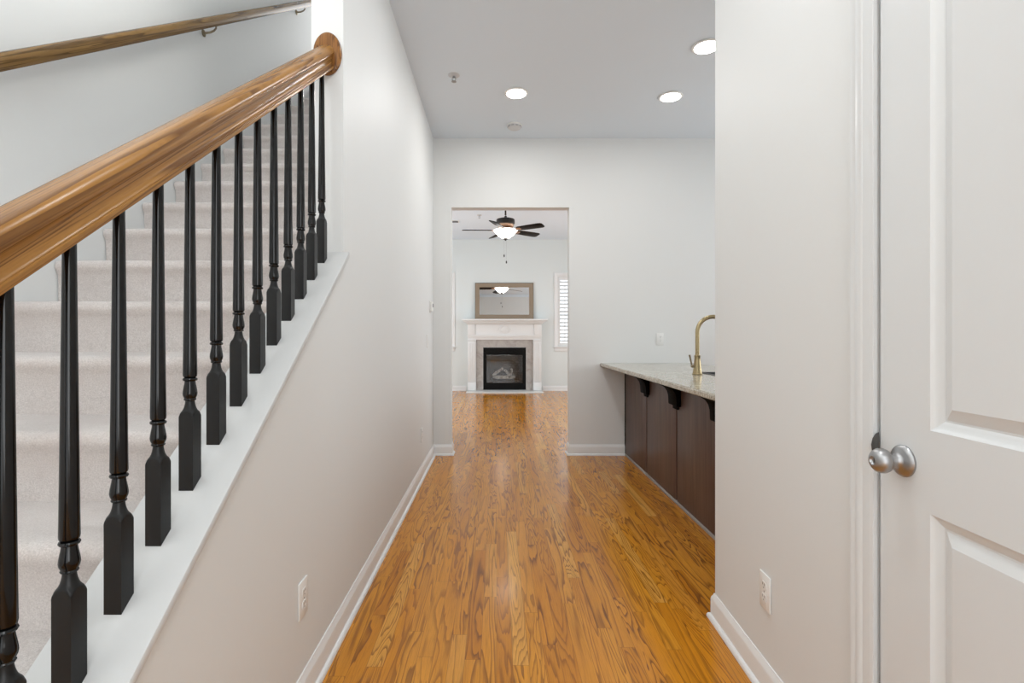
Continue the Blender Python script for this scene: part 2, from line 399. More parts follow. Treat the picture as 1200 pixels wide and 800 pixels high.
# stairs
SR, ST, Y6, Z6 = .178, .2465, 1.505, 1.098
b = bmesh.new(); pts = [(Y6-5*ST+.03, 0)]
for n in range(1, 20):
    Y, Z = Y6+(n-6)*ST, Z6+(n-6)*SR
    zb = 0 if n == 1 else Z-SR
    pts += [(Y+.020, zb+.010), (Y+.018, Z-.06), (Y+.012, Z-.048), (Y+.004, Z-.034), (Y+.003, Z-.022), (Y+.008, Z-.010), (Y+.018, Z-.003), (Y+.032, Z), (Y+ST+.010, Z), (Y+ST+.018, Z+.003)]
pts = pts[:-1] + [(5.85, Z), (5.85, Z-.25), (Y+.03, Z-.3), (Y6-4*ST, 0)]
# keep the outline simple: no zero-length runs
out = [pts[0]]
for p in pts[1:]:
    if (Vector(p)-Vector(out[-1])).length > .0015: out.append(p)
prism(b, out, 'x', SX+.003, LXB-.003)
st = obj('staircase', b, M_CARPET, smooth=50); setp(st, 'greige carpeted straight staircase climbing behind the black balusters', 'stairs')

# ------------------------------------------------------------------ balustrade
HALF = [(0, .077), (.009, .0768), (.018, .0752), (.0255, .071), (.031, .064), (.0335, .056), (.0325, .0495), (.0295, .0455), (.0262, .041), (.0240, .034), (.0232, .027),
        (.0240, .0205), (.0262, .0155), (.0285, .0135), (.0285, .0118), (.0305, .0105), (.0310, .006), (.0300, .001), (.0285, 0), (0, 0)]
PROF = HALF[:-1] + [(-x, z) for x, z in HALF[:0:-1]]
BXC = -.672
ANG = math.atan(RS)
rail_t = thing('handrail', 'stained oak handrail running over the black balusters to an oval rosette', 'handrail', (BXC, END, R0+RS*END))
b = bmesh.new(); L = (END-.013-.25)/math.cos(ANG)
t0 = -.013/math.cos(ANG)
# local Y runs up the slope; the far end is cut vertical
A = [b.verts.new((x, -L, z)) for x, z in PROF]; B = [b.verts.new((x, t0 - z*math.tan(ANG)*0 - 0, z)) for x, z in PROF]
for v, (x, z) in zip(B, PROF): v.co.y = t0 - z*math.tan(ANG)*-1*0 + z*math.tan(ANG)
n = len(PROF)
for i in range(n): b.faces.new([A[i], A[(i+1) % n], B[(i+1) % n], B[i]])
b.faces.new(A[::-1]); b.faces.new(B)
for v in B: v.co.y = min(v.co.y, 9)
obj('rail', b, M_RAIL, rail_t, (0, 0, 0), (ANG, 0, 0), 40)
b = bmesh.new()
lathe(b, [(.40, 0), (.485, .0), (.5, .003), (.5, .010), (.485, .0145), (.44, .0175), (.40, .018)], 48, (0, 0, 0), 'z', .112, .168)
ro = obj('rosette', b, M_ROS, rail_t, (0.004, -.0005, .052), (R(90), 0, 0)); ro['label'] = 'oval oak rosette on the wall end'
PITCH = .1056
ORD = ['first', 'second', 'third', 'fourth', 'fifth', 'sixth', 'seventh', 'eighth', 'ninth', 'tenth', 'eleventh', 'twelfth', 'thirteenth', 'fourteenth', 'fifteenth', 'sixteenth']
def baluster(Y, label):
    zc = C0+CS*Y
    t = thing('baluster', label, 'baluster', (BXC, Y, zc), 0, 'black balusters under the oak handrail')
    h = .0155; zt = .160          # half width, height of the block's shoulders at its centre line
    b = bmesh.new()
    bot = [b.verts.new((sx*h, sy*h, CS*sy*h+.0005)) for sx, sy in ((-1, -1), (1, -1), (1, 1), (-1, 1))]
    # lamb's tongue shoulders: each side face ends in an arch, then closes to a round neck
    N = 48
    def sqr(a): return h/max(abs(math.cos(a)), abs(math.sin(a)))
    rows = []
    for z, r in [(None, 1), (zt-.0145, 1), (zt-.0125, .0219), (zt-.0095, .0213), (zt-.007, .0204), (zt-.0045, .0192), (zt-.002, .0176), (zt, .0157), (zt+.003, .0137), (zt+.007, .0120), (zt+.012, .0106), (zt+.017, .0097), (zt+.022, .0092)]:
        row = []
        for i in range(N):
            a = 2*math.pi*i/N; q = min(sqr(a), r); x, y = q*math.cos(a), q*math.sin(a)
            row.append(b.verts.new((x, y, CS*y+.0005 if z is None else z)))
        rows.append(row)
    for v in bot: b.verts.remove(v)
    for p, q in zip(rows, rows[1:]):
        for i in range(N): b.faces.new([p[i], p[(i+1) % N], q[(i+1) % N], q[i]])
    b.faces.new(rows[0][::-1]); b.faces.new(rows[-1])
    obj('base_block', b, M_BLOCK, t, smooth=30)
    z0 = zt+.0222
    b = bmesh.new()
    lathe(b, [(.0092, z0), (.0115, z0+.001), (.0125, z0+.003), (.0115, z0+.005), (.0118, z0+.0065), (.0138, z0+.011), (.0145, z0+.016), (.0139, z0+.022), (.0125, z0+.030), (.0112, z0+.037), (.0106, z0+.0425)], 24)
    obj('turned_vase', b, M_BLACK, t)
    z1 = z0+.0427
    b = bmesh.new()
    lathe(b, [(.0102, z1), (.0135, z1+.0012), (.0148, z1+.004), (.0135, z1+.0068), (.0108, z1+.0082)], 24)
    obj('collar', b, M_BLACK, t)
    z2 = z1+.0084
    ztop = R0+RS*Y - zc
    b = bmesh.new()
    pr = [(.0108, z2), (.0134, z2+.002), (.0141, z2+.006)]
    for i in range(1, 9):
        f = i/8; pr.append((.0141+(.0092-.0141)*f**.9, z2+.006+(ztop-z2-.006)*f))
    tb = bmesh.new(); lathe(tb, pr, 24)
    for v in tb.verts:
        if abs(v.co.z-ztop) < 1e-5: v.co.z = ztop + RS*v.co.y - .0006
    merge(b, tb)
    obj('tapered_shaft', b, M_BLACK, t)
    return t
for k in range(16):
    Y = 1.967-PITCH*k
    if k == 0: lab = 'black turned baluster nearest the oval oak rosette'
    elif k == 12: lab = 'black baluster nearest the camera, cut by the left edge of the view'
    else: lab = ORD[k]+' black turned baluster counting down from the oval oak rosette'
    baluster(Y, lab)

# wall handrail over the stairs
WX = -1.655; WS, W0 = .717, 2.07-.717*1.711
wa = math.atan(WS)
wr = thing('wall_handrail', 'round oak grab rail fixed on brackets along the stairwell wall', 'handrail', (WX, 1.2, W0+WS*1.2))
b = bmesh.new(); LL = 3.75/math.cos(wa)
prof = [(.027*math.cos(a)*1.0, .029*math.sin(a)) for a in [2*math.pi*i/20 for i in range(20)]]
prof = [(x, max(z, -.024)) for x, z in prof]
A = [b.verts.new((x, 0, z)) for x, z in prof]; B = [b.verts.new((x, LL, z)) for x, z in prof]
for i in range(20): b.faces.new([A[i], A[(i+1) % 20], B[(i+1) % 20], B[i]])
b.faces.new(A[::-1]); b.faces.new(B)
bmesh.ops.bevel(b, geom=[e for e in b.edges if e.is_boundary is False and len({round(v.co.y, 4) for v in e.verts}) == 1], offset=.004, segments=2, affect='EDGES')
obj('rail', b, M_WRAIL, wr, (0, 0, 0), (wa, 0, 0))
for Yb in (1.62, 3.02, 4.42):
    b = bmesh.new(); yy = Yb-1.2; zz = WS*yy-.031
    lathe(b, [(.020, 0), (.020, .004), (.014, .008), (.008, .010)], 20, (SX-WX+.0005, yy, zz-.040), 'x')
    tube(b, [(SX-WX+.006, yy, zz-.040), (-.035, yy, zz-.036), (-.012, yy, zz-.026), (0, yy, zz-.012), (0, yy, zz-.002)], [.007, .006, .0055, .005, .005], 10)
    s = bmesh.new(); box(s, -.012, .012, -.035, .035, -.0035, 0, .001); merge(b, s, Matrix.Translation((0, yy, zz+.0045)) @ Matrix.Rotation(wa, 4, 'X'))
    o = obj('bracket', b, M_DBRASS, wr); o['label'] = 'aged brass rail bracket'

# ------------------------------------------------------------------ the door on the right
door = bpy.data.objects.new('door_1', None); COL.objects.link(door); door.location = (RC[0], RC[1], 0); door.rotation_euler = (0, 0, RA)
setp(door, 'white two panel door with a satin nickel knob in the right wall', None, None, 'structure')
def panel_door(y0, y1, z0, z1, panels, x, th):
    """leaf whose hall face lies at x; panels = (ya, yb, za, zb) with a sunk moulding and a raised field"""
    b = bmesh.new()
    us = sorted({y0, y1, *[p[0] for p in panels], *[p[1] for p in panels]}); zs = sorted({z0, z1, *[p[2] for p in panels], *[p[3] for p in panels]})
    V = {}
    def v(y, z, d):
        k = (round(y, 5), round(z, 5), round(d, 5))
        if k not in V: V[k] = b.verts.new((d, y, z))
        return V[k]
    for i in range(len(us)-1):
        for j in range(len(zs)-1):
            cy, cz = (us[i]+us[i+1])/2, (zs[j]+zs[j+1])/2
            if any(p[0] < cy < p[1] and p[2] < cz < p[3] for p in panels): continue
            b.faces.new([v(us[i], zs[j], x), v(us[i+1], zs[j], x), v(us[i+1], zs[j+1], x), v(us[i], zs[j+1], x)])
    prof = [(0, 0), (.003, .0035), (.008, .0065), (.014, .0085), (.020, .0125), (.024, .0125), (.030, .0095), (.044, .0045), (.047, .0030), (.049, .0030)]
    for p in panels:
        rings = []
        for ins, d in prof:
            a, c, e, f = p[0]+ins, p[1]-ins, p[2]+ins, p[3]-ins
            rings.append([v(a, e, x+d), v(c, e, x+d), v(c, f, x+d), v(a, f, x+d)])
        for A, B in zip(rings, rings[1:]):
            for k in range(4): b.faces.new([A[k], A[(k+1) % 4], B[(k+1) % 4], B[k]])
        b.faces.new(rings[-1])
    # edges and back
    for (ya, za, yb, zb) in ((y0, z0, y1, z0), (y1, z0, y1, z1), (y1, z1, y0, z1), (y0, z1, y0, z0)):
        ys = [u for u in us if min(ya, yb) <= u <= max(ya, yb)] if za == zb else [ya]
        zz = [q for q in zs if min(za, zb) <= q <= max(za, zb)] if ya == yb else [za]
        line = [(q, za) for q in ys] if za == zb else [(ya, q) for q in zz]
        for p, q in zip(line, line[1:]):
            b.faces.new([v(*p, x), v(*q, x), v(*q, x+th), v(*p, x+th)])
    bk = []
    for ya in us: bk.append(v(ya, z0, x+th))
    for za in zs[1:]: bk.append(v(us[-1], za, x+th))
    for ya in us[::-1][1:]: bk.append(v(ya, z1, x+th))
    for za in zs[::-1][1:-1]: bk.append(v(us[0], za, x+th))
    b.faces.new(bk)
    return b
pa, pb = DY0+.138, DY1-.138
obj('door_leaf', panel_door(DY0+.002, DY1-.0015, .012, 2.032, [(pa, pb, .972, 1.90), (pa, pb, .24, .808)], .002, .035), M_DOOR, door, smooth=25)
KY, KZ = DY1-.071, .896
kn = thing('door_knob', None, None, (0, KY, KZ)); kn.parent = door
b = bmesh.new(); lathe(b, [(.033, .0005), (.0332, .004), (.031, .0075), (.026, .0105), (.019, .013), (.0145, .016), (.0125, .021), (.0120, .031), (.0135, .033)], 40, (.002, 0, 0), '-x')
k_o = obj('rose', b, M_NICKEL, kn)
b = bmesh.new(); lathe(b, [(.012, .031), (.018, .0325), (.0235, .0375), (.0258, .044), (.0255, .051), (.0225, .0575), (.0175, .062), (.0125, .0645), (.0095, .0650), (.0088, .0625), (.007, .0605), (.004, .060)], 40, (.002, 0, 0), '-x')
obj('knob_ball', b, M_NICKEL, kn)
b = bmesh.new(); box(b, -.0605, -.0590, -.0008, .0008, -.004, .004); obj('keyway', b, M_PLATED, kn)
# strike lip on the jamb
b = bmesh.new()
pr = [(0, -.028), (-.008, -.024), (-.014, -.014), (-.016, 0), (-.013, .014), (-.007, .024), (0, .028)]
prism(b, pr, 'y', DY1+.0005, DY1+.003)
so = obj('strike_plate', b, M_STEEL, door, (0, 0, KZ+.018)); so['label'] = 'dark steel strike lip at the door edge'
# jamb and casing (door trim)
b = bmesh.new()
box(b, .008, .12, DY1, DY1+.0115, 0, 2.045, .001); box(b, .008, .12, DY0-.0115, DY0, 0, 2.045, .001); box(b, -.0005, .12, DY0-.0115, DY1+.0115, 2.0335, 2.045, .001)
box(b, .038, .05, DY1-.012, DY1, 0, 2.033); box(b, .038, .05, DY0, DY0+.012, 0, 2.033)
obj('door_jamb', b, M_DOOR, door)
CP = [(0, 0), (-.009, 0), (-.011, .004), (-.012, .010), (-.0125, .030), (-.016, .034), (-.0175, .039), (-.0175, .045), (-.0155, .050), (-.017, .054), (-.019, .060), (-.019, .064), (-.016, .068), (0, .068)]
def casing(y0, y1, z1, rev=.006):
    b = bmesh.new()
    rings = []
    for (cy, cz, sy, sz) in ((y1-rev+.012, 0, 1, 0), (y1-rev+.012, z1+rev, 1, 1), (y0+rev-.012, z1+rev, -1, 1), (y0+rev-.012, 0, -1, 0)):
        rings.append([b.verts.new((d-.0005, cy+sy*o, cz+sz*o)) for d, o in CP])
    n = len(CP)
    for A, B in zip(rings, rings[1:]):
        for k in range(n): b.faces.new([A[k], A[(k+1) % n], B[(k+1) % n], B[k]])
    b.faces.new(rings[0]); b.faces.new(rings[-1][::-1])
    return b
obj('door_casing', casing(DY0, DY1, 2.035), M_DOOR, door)

# ------------------------------------------------------------------ wall plates
def cover(kind, label, loc, rz, name=None, cat=None):
    """plate facing local -Y"""
    t = thing(name or kind, label, cat or ('outlet' if kind == 'wall_outlet' else 'switch'), loc, rz)
    b = bmesh.new(); box(b, -.035, .035, -.006, 0, -.0575, .0575, .0025); obj('cover_plate', b, M_PLATE, t)
    if kind == 'wall_outlet':
        for s in (-1, 1):
            b = bmesh.new(); z = s*.0195
            pts = [(.0165*math.cos(a), z+max(-.0125, min(.0125, .0165*math.sin(a)))) for a in [2*math.pi*i/24 for i in range(24)]]
            prism(b, pts, 'y', -.0078, -.0061); f = obj('receptacle', b, M_PLATE, t)
            b = bmesh.new()
            for x in (-.0062, .0062): box(b, x-.0012, x+.0012, -.0083, -.0079, z+.0005, z+.0085)
            lathe(b, [(.0023, .0079), (.0023, .0083)], 10, (0, 0, z-.0065), '-y'); obj('slots', b, M_PLATED, f)
        b = bmesh.new(); lathe(b, [(.003, .0061), (.003, .0068), (.0015, .0074)], 12, (0, 0, 0), '-y'); obj('screw', b, M_NICKEL, t)
    else:
        b = bmesh.new(); box(b, -.017, .017, -.0085, -.0061, -.033, .033, .001); obj('rocker', b, M_PLATE, t)
    return t
cover('wall_outlet', 'white outlet low on the knee wall below the balusters', (LX, 1.60, .338), R(90))
cover('wall_outlet', 'small white outlet low on the left wall near the doorway', (LX, 4.14, .35), R(90))
cover('wall_outlet', 'white outlet low on the right wall beside the door casing', (RC[0]-.428*.04-.0003, RC[1]-.428, .327), R(-90)+RA)
cover('wall_outlet', 'white outlet on the far wall above the granite counter', (1.573, FY, 1.118), 0)
cover('light_switch', 'white rocker switch on the left wall below the thermostat', (LX, 4.47, 1.105), R(90))
t = thing('thermostat', 'small white thermostat box on the left wall near the far corner', 'thermostat', (LX, 4.68, 1.415), R(90))
b = bmesh.new(); box(b, -.055, .055, -.006, 0, -.05, .05, .002); obj('back_plate', b, M_PLATE, t)
b = bmesh.new(); box(b, -.05, .05, -.026, -.0062, -.045, .045, .006); obj('housing', b, M_PLATE, t)
b = bmesh.new(); box(b, -.03, .03, -.0275, -.0262, -.005, .028, .0005); obj('display', b, M_GRILL, t)

# ------------------------------------------------------------------ peninsula
PX = 1.234; CTZ, CTH = .887, .030; CX0 = .994
unit = .70
names = ['dark espresso base cabinet touching the far wall', 'dark espresso base cabinet between the two corbels fully in view', 'dark espresso base cabinet nearest the right wall corner']
for k in range(4):
    y1 = FY-.018-unit*k; y0 = y1-unit
    if k == 3: y0 = 2.14
    if k == 3: lab = 'dark espresso base cabinet end hidden behind the right wall corner'
    else: lab = names[k]
    t = thing('base_cabinet', lab, 'cabinet', (PX, (y0+y1)/2, 0), 0, 'espresso cabinets of the peninsula')
    h = (y1-y0)/2
    b = bmesh.new(); box(b, .021, .62, -h+.001, h-.001, 0, CTZ-CTH-.001, .001)
    if k in (1, 2):
        b.free(); b = bmesh.new()   # sink unit: open top
        box(b, .021, .035, -h+.001, h-.001, 0, CTZ-CTH-.001); box(b, .60, .62, -h+.001, h-.001, 0, CTZ-CTH-.001)
        box(b, .035, .60, -h+.001, -h+.018, 0, CTZ-CTH-(.001 if k == 2 else .25)); box(b, .035, .60, h-.018, h-.001, 0, CTZ-CTH-(.001 if k == 1 else .25)); box(b, .035, .60, -h+.018, h-.018, .09, .11)
    obj('carcass', b, M_CORB, t)
    b = bmesh.new(); box(b, 0, .020, -h+.013, h-.013, .022, CTZ-CTH-.002, .0015); obj('back_panel', b, M_ESP, t)
    b = bmesh.new(); box(b, -.006, .020, -h+.001, h-.001, 0.0005, .0215, .003); o = obj('floor_strip', b, M_STRIP, t); o['label'] = 'thin grey floor strip'
b = bmesh.new(); box(b, PX-.002, PX+.6, FY-.017, FY-.001, .0, CTZ-CTH-.001); o = obj('filler_strip', b, M_CORB); setp(o, 'narrow dark filler between the espresso cabinet and far wall', 'filler')
clabs = ['black curved corbel nearest the far wall under the granite', 'black curved corbel in the middle, below the brass faucet', 'black curved corbel half hidden by the right wall corner']
for k in range(3):
    yc = FY-.018-unit*(k+1)
    z1 = CTZ-CTH-.0008
    pts = [(0, z1-.18), (-.025, z1-.18), (-.028, z1-.172), (-.030, z1-.12), (-.038, z1-.090), (-.056, z1-.064), (-.085, z1-.046), (-.120, z1-.034), (-.150, z1-.024), (-.165, z1-.012), (-.165, z1), (0, z1)]
    b = bmesh.new(); prism(b, pts, 'y', -.085, .085, .0025)
    box(b, -.010, 0, -.05, .05, z1-.206, z1-.1795, .003)
    o = obj('corbel', b, M_CORB, None, (PX-.0008, yc, 0)); setp(o, clabs[k], 'corbel', 'corbels under the granite counter')
# worktop with a sink cut-out
SK = (1.47, 1.86, 2.98, 3.675)
b = wall_grid(CX0, 1.90, 2.14, FY-.001, [SK], 'y', 0, 1)   # (u=x, z->y)
for v in b.verts: v.co = Vector((v.co.x, v.co.z, CTZ-CTH if v.co.y < .5 else CTZ))
bmesh.ops.recalc_face_normals(b, faces=b.faces)
ed = [e for e in b.edges if len(e.link_faces) == 2 and e.calc_face_angle(0) > 1 and all(abs(v.co.z-CTZ) < 1e-4 or abs(v.co.z-(CTZ-CTH)) < 1e-4 for v in e.verts) and abs(e.verts[0].co.z-e.verts[1].co.z) < 1e-4]
bmesh.ops.bevel(b, geom=ed, offset=.006, segments=3, affect='EDGES')
o = obj('countertop', b, M_GRAN); setp(o, 'speckled beige granite worktop over the espresso cabinets', 'countertop')
t = thing('kitchen_sink', 'undermount steel sink cut into the granite behind the faucet', 'sink', (1.665, 3.33, CTZ-CTH))
b = bmesh.new(); x0, x1, y0, y1 = SK[0]-1.665-.004, SK[1]-1.665+.004, SK[2]-3.33-.004, SK[3]-3.33+.004
rings = []
for ins, z in ((-.012, CTH+.0006), (-.011, CTH+.004), (-.006, CTH+.0055), (.006, CTH+.004), (.009, CTH-.004), (.014, -.16), (.03, -.185), (.06, -.19)):
    rings.append([b.verts.new(p) for p in ((x0+ins, y0+ins, z), (x1-ins, y0+ins, z), (x1-ins, y1-ins, z), (x0+ins, y1-ins, z))])
for A, B in zip(rings, rings[1:]):
    for k in range(4): b.faces.new([A[k], A[(k+1) % 4], B[(k+1) % 4], B[k]])
b.faces.new(rings[-1])
obj('bowl', b, M_SINK, t)
b = bmesh.new(); lathe(b, [(.045, -.1895), (.045, -.186), (.036, -.184), (.03, -.187)], 24); obj('drain', b, M_NICKEL, t)
# faucet
fx, fy = 1.372, 3.50
t = thing('faucet', 'brushed brass gooseneck faucet standing on the granite worktop', 'faucet', (fx, fy, CTZ+.0003))
b = bmesh.new(); lathe(b, [(.031, 0), (.033, .002), (.033, .007), (.030, .010), (.0275, .030), (.0235, .065), (.0205, .100), (.0195, .122), (.0205, .124), (.0205, .131), (.0175, .1335), (.0145, .134)], 32); obj('body', b, M_BRASS, t)
pts = [(0, 0, .134), (0, 0, .29)]
rr = .108
for i in range(1, 19):
    a = math.pi*i/20*1.0; pts.append((rr-rr*math.cos(a), 0, .29+rr*math.sin(a)*.98))
e = pts[-1]; pts += [(e[0]+.006, 0, e[2]-.05)]
b = bmesh.new(); tube(b, pts, .0138, 20); obj('gooseneck', b, M_BRASS, t)
b = bmesh.new(); tube(b, [(e[0]+.006, 0, e[2]-.05), (e[0]+.007, 0, e[2]-.058), (e[0]+.014, 0, e[2]-.125)], [.0145, .0165, .0165], 20); obj('spray_head', b, M_BRASS, t)
b = bmesh.new(); tube(b, [(-.020, 0, .058), (-.038, 0, .058), (-.043, 0, .058)], [.0105, .0105, .008], 16)
tube(b, [(-.036, 0, .060), (-.043, 0, .085), (-.050, 0, .118), (-.054, 0, .135)], [.005, .0055, .0062, .0072], 12); o = obj('lever_handle', b, M_DBRASS, t); o['label'] = 'darker brass side lever'

# ------------------------------------------------------------------ ceiling fixtures
def downlight(label, x, y, watts=DOWNLIGHT_W, tint=(1, .98, .95)):
    t = thing('recessed_light', label, 'ceiling light', (x, y, CZ), 0, 'recessed ceiling lights')
    b = bmesh.new(); lathe(b, [(.070, -.001), (.092, -.001), (.094, -.004), (.090, -.008), (.076, -.010), (.070, -.006)], 40); obj('trim_ring', b, M_PLATE, t)
    b = bmesh.new(); lathe(b, [(.0765, -.0105), (.074, -.0125), (.04, -.0145), (.001, -.015)], 40); obj('lens', b, M_LENS, t)
    l = bpy.data.lights.new('downlight_lamp', 'AREA'); l.shape = 'DISK'; l.size = .14; l.energy = watts; l.color = tint
    o = bpy.data.objects.new('downlight_lamp', l); COL.objects.link(o); o.parent = t; o.location = (0, 0, -.018)
downlight('round recessed ceiling light over the hall, left of the pair by the far wall', .153, 4.0, 8.5)
downlight('round recessed ceiling light over the counter, right of the pair by the far wall', 1.38, 4.06)
downlight('round recessed ceiling light nearest the right wall corner', 1.375, 3.355)
downlight('round recessed ceiling light over the hall beside the stair wall end, above the view', .153, 2.62, HALL_W*.55, (.96, .98, 1))
downlight('added unseen ceiling fill light over the hall beside the white door, above the view', .153, 1.2, HALL_W*1.15, (.94, .975, 1))  # made-up lamp out of view, evens the light near the camera
t = thing('smoke_detector', 'round white smoke detector on the hall ceiling near the far wall', 'smoke detector', (.161, 4.61, CZ))
b = bmesh.new(); lathe(b, [(.068, -.0005), (.068, -.010), (.064, -.012)], 36); obj('base', b, M_PLATE, t)
b = bmesh.new(); lathe(b, [(.060, -.0122), (.062, -.018), (.060, -.030), (.050, -.038), (.030, -.041), (.001, -.0415)], 36); o = obj('cover', b, M_GREYP, t)
b = bmesh.new()
for i in range(10):
    s = bmesh.new(); box(s, .0605, .0625, -.012, .012, -.026, -.022); merge(b, s, Matrix.Rotation(2*math.pi*i/10, 4, 'Z'))
obj('vent_slots', b, M_GRILL, o)
def sprinkler(label, x, y, z):
    t = thing('sprinkler', label, 'sprinkler', (x, y, z))
    b = bmesh.new(); lathe(b, [(.042, -.0005), (.042, -.003), (.030, -.009), (.016, -.011)], 28); obj('escutcheon', b, M_GREYP, t)
    b = bmesh.new(); lathe(b, [(.011, -.0112), (.011, -.018), (.008, -.020)], 16)
    for s in (-1, 1): tube(b, [(s*.009, 0, -.018), (s*.013, 0, -.03), (s*.008, 0, -.042), (0, 0, -.046)], .0025, 8)
    obj('frame', b, M_NICKEL, t)
    b = bmesh.new(); lathe(b, [(.018, -.0465), (.018, -.0485), (.004, -.050)], 20); obj('deflector', b, M_NICKEL, t)
sprinkler('small sprinkler head on the hall ceiling, nearest the left wall', -.311, 3.73, CZ)
sprinkler('tiny sprinkler head on the living room ceiling beyond the doorway', -.285, 8.44, LCZ)
t = thing('ceiling_vent', 'small dark vent on the living room ceiling left of the fan', 'vent', (-.80, 8.9, LCZ))
b = bmesh.new(); box(b, -.15, .15, -.08, .08, -.008, -.0005, .002); obj('frame', b, M_PLATE, t)
b = bmesh.new()
for i in range(7): box(b, -.13, .13, -.066+i*.02, -.054+i*.02, -.011, -.0082)
obj('slats', b, M_GRILL, t)

# ------------------------------------------------------------------ ceiling fan
FX, FYY, FZ = .135, 7.75, 2.765
fan = thing('ceiling_fan', 'dark five blade ceiling fan with a lit glass bowl in the living room', 'ceiling fan', (FX, FYY, FZ))
b = bmesh.new(); lathe(b, [(.013, .20), (.013, LCZ-FZ-.05)], 16); lathe(b, [(.02, .150), (.022, .165), (.018, .185), (.013, .19)], 20); obj('downrod', b, M_BRONZE, fan)
b = bmesh.new(); lathe(b, [(.02, LCZ-FZ-.075), (.055, LCZ-FZ-.055), (.068, LCZ-FZ-.01), (.068, LCZ-FZ-.0005)], 28); obj('canopy', b, M_BRONZE, fan)
b = bmesh.new(); lathe(b, [(.05, .152), (.10, .150), (.135, .138), (.140, .12), (.140, .075), (.130, .062), (.09, .055)], 40); obj('motor_housing', b, M_BRONZE, fan)
b = bmesh.new(); lathe(b, [(.128, .0615), (.130, .045), (.115, .022), (.095, .010), (.09, .004)], 40); o = obj('copper_band', b, M_COPPER, fan); o['label'] = 'copper toned band under the motor'
b = bmesh.new(); lathe(b, [(.165, -.022), (.178, -.028), (.174, -.040), (.138, -.078), (.105, -.112), (.070, -.137), (.03, -.146)], 44); o = obj('light_bowl', b, M_BOWL, fan); o['label'] = 'lit white glass bowl'
b = bmesh.new(); lathe(b, [(.09, .0035), (.11, -.008), (.155, -.016), (.165, -.0215)], 40); obj('bowl_fitter', b, M_COPPER, fan)
b = bmesh.new(); lathe(b, [(.028, -.1465), (.040, -.150), (.034, -.162), (.014, -.172), (.010, -.182), (.003, -.186)], 24); obj('finial', b, M_BRONZE, fan)
for k in range(5):
    a = R(37+72*k)
    MR = Matrix.Rotation(a, 4, 'Z'); MP = Matrix.Rotation(R(-15), 4, 'X')
    b = bmesh.new(); s = bmesh.new()
    out = [(.205, -.045), (.24, -.058), (.40, -.066), (.60, -.070), (.635, -.064), (.655, -.045), (.658, 0), (.655, .045), (.635, .064), (.60, .070), (.40, .066), (.24, .058), (.205, .045)]
    prism(s, out, 'z', -.004, .004, .0015); merge(b, s, MR @ Matrix.Translation((0, 0, -.026)) @ MP)
    bl = obj('blade', b, M_BLADE, fan)
    b = bmesh.new(); s = bmesh.new()
    prism(s, [(.115, -.014), (.17, -.012), (.215, -.035), (.265, -.030), (.275, 0), (.265, .030), (.215, .035), (.17, .012), (.115, .014)], 'z', -.0085, -.0045, .001)
    merge(b, s, MR @ Matrix.Translation((0, 0, -.026)) @ MP); obj('blade_iron', b, M_COPPER, bl)
for (dx, L) in ((-.022, .235), (.012, .33)):
    b = bmesh.new(); tube(b, [(dx, -.03, -.16), (dx, -.03, -.16-L)], .0010, 6); c = obj('pull_chain', b, M_NICKEL, fan)
    b = bmesh.new(); lathe(b, [(.003, 0), (.008, -.008), (.010, -.025), (.008, -.038), (.002, -.042)], 12, (dx, -.03, -.16-L)); obj('chain_fob', b, M_BRONZE, c)

# ------------------------------------------------------------------ living room back wall
def window(name, x0, x1, label):
    wn = bpy.data.objects.new(name, None); COL.objects.link(wn); wn.location = ((x0+x1)/2, BY, WZ0); setp(wn, label, None, None, 'structure')
    h = (x1-x0)/2; H = WZ1-WZ0
    b = bmesh.new(); rings = []
    for (cx, cz, sx, sz) in ((-h, 0, -1, 0), (-h, H, -1, 1), (h, H, 1, 1), (h, 0, 1, 0)):
        rings.append([b.verts.new((cx+sx*o, d-.0005, cz+sz*o)) for d, o in [(q, o*1.2) for q, o in CP]])
    n = len(CP)
    for A, B in zip(rings, rings[1:]):
        for k in range(n): b.faces.new([A[k], A[(k+1) % n], B[(k+1) % n], B[k]])
    b.faces.new(rings[0]); b.faces.new(rings[-1][::-1]); obj('casing', b, M_TRIM, wn)
    b = bmesh.new(); box(b, -h-.10, h+.10, -.045, -.0005, -.028, -.001, .004); obj('sill', b, M_TRIM, wn)
    b = bmesh.new(); box(b, -h-.075, h+.075, -.018, -.0005, -.105, -.0285, .004); obj('apron', b, M_TRIM, wn)
    b = bmesh.new(); box(b, -h, h, .075, .080, 0, H); obj('pane', b, M_GLASS, wn)
    b = bmesh.new(); box(b, -h, h, .055, .09, H/2-.02, H/2+.02, .003); obj('meeting_rail', b, M_TRIM, wn)
    for s in (-1, 1):
        a, c = (-h+.002, -.0015) if s < 0 else (.0015, h-.002)
        b = bmesh.new()
        box(b, a, a+.045, .005, .035, .002, H-.002, .002); box(b, c-.045, c, .005, .035, .002, H-.002, .002)
        box(b, a+.045, c-.045, .005, .035, .002, .07, .002); box(b, a+.045, c-.045, .005, .035, H-.07, H-.002, .002)
        sh = obj('shutter', b, M_TRIM, wn)
        nl = 17
        for i in range(nl):
            z = .07+(H-.14)*(i+.5)/nl
            lb = bmesh.new(); q = bmesh.new(); pr = [(.030*math.cos(u), .0045*math.sin(u)) for u in [2*math.pi*j/12 for j in range(12)]]
            prism(q, pr, 'x', a+.046, c-.046); merge(lb, q, Matrix.Translation((0, .020, z)) @ Matrix.Rotation(R(38), 4, 'X')); obj('louver', lb, M_TRIM, sh)
        b = bmesh.new(); box(b, (a+c)/2-.005, (a+c)/2+.005, -.016, -.008, .10, H-.10, .002); obj('tilt_rod', b, M_TRIM, sh)
window('window_1', *WIN[0], 'shuttered window right of the fireplace')
window('window_2', *WIN[1], 'shuttered window left of the fireplace')

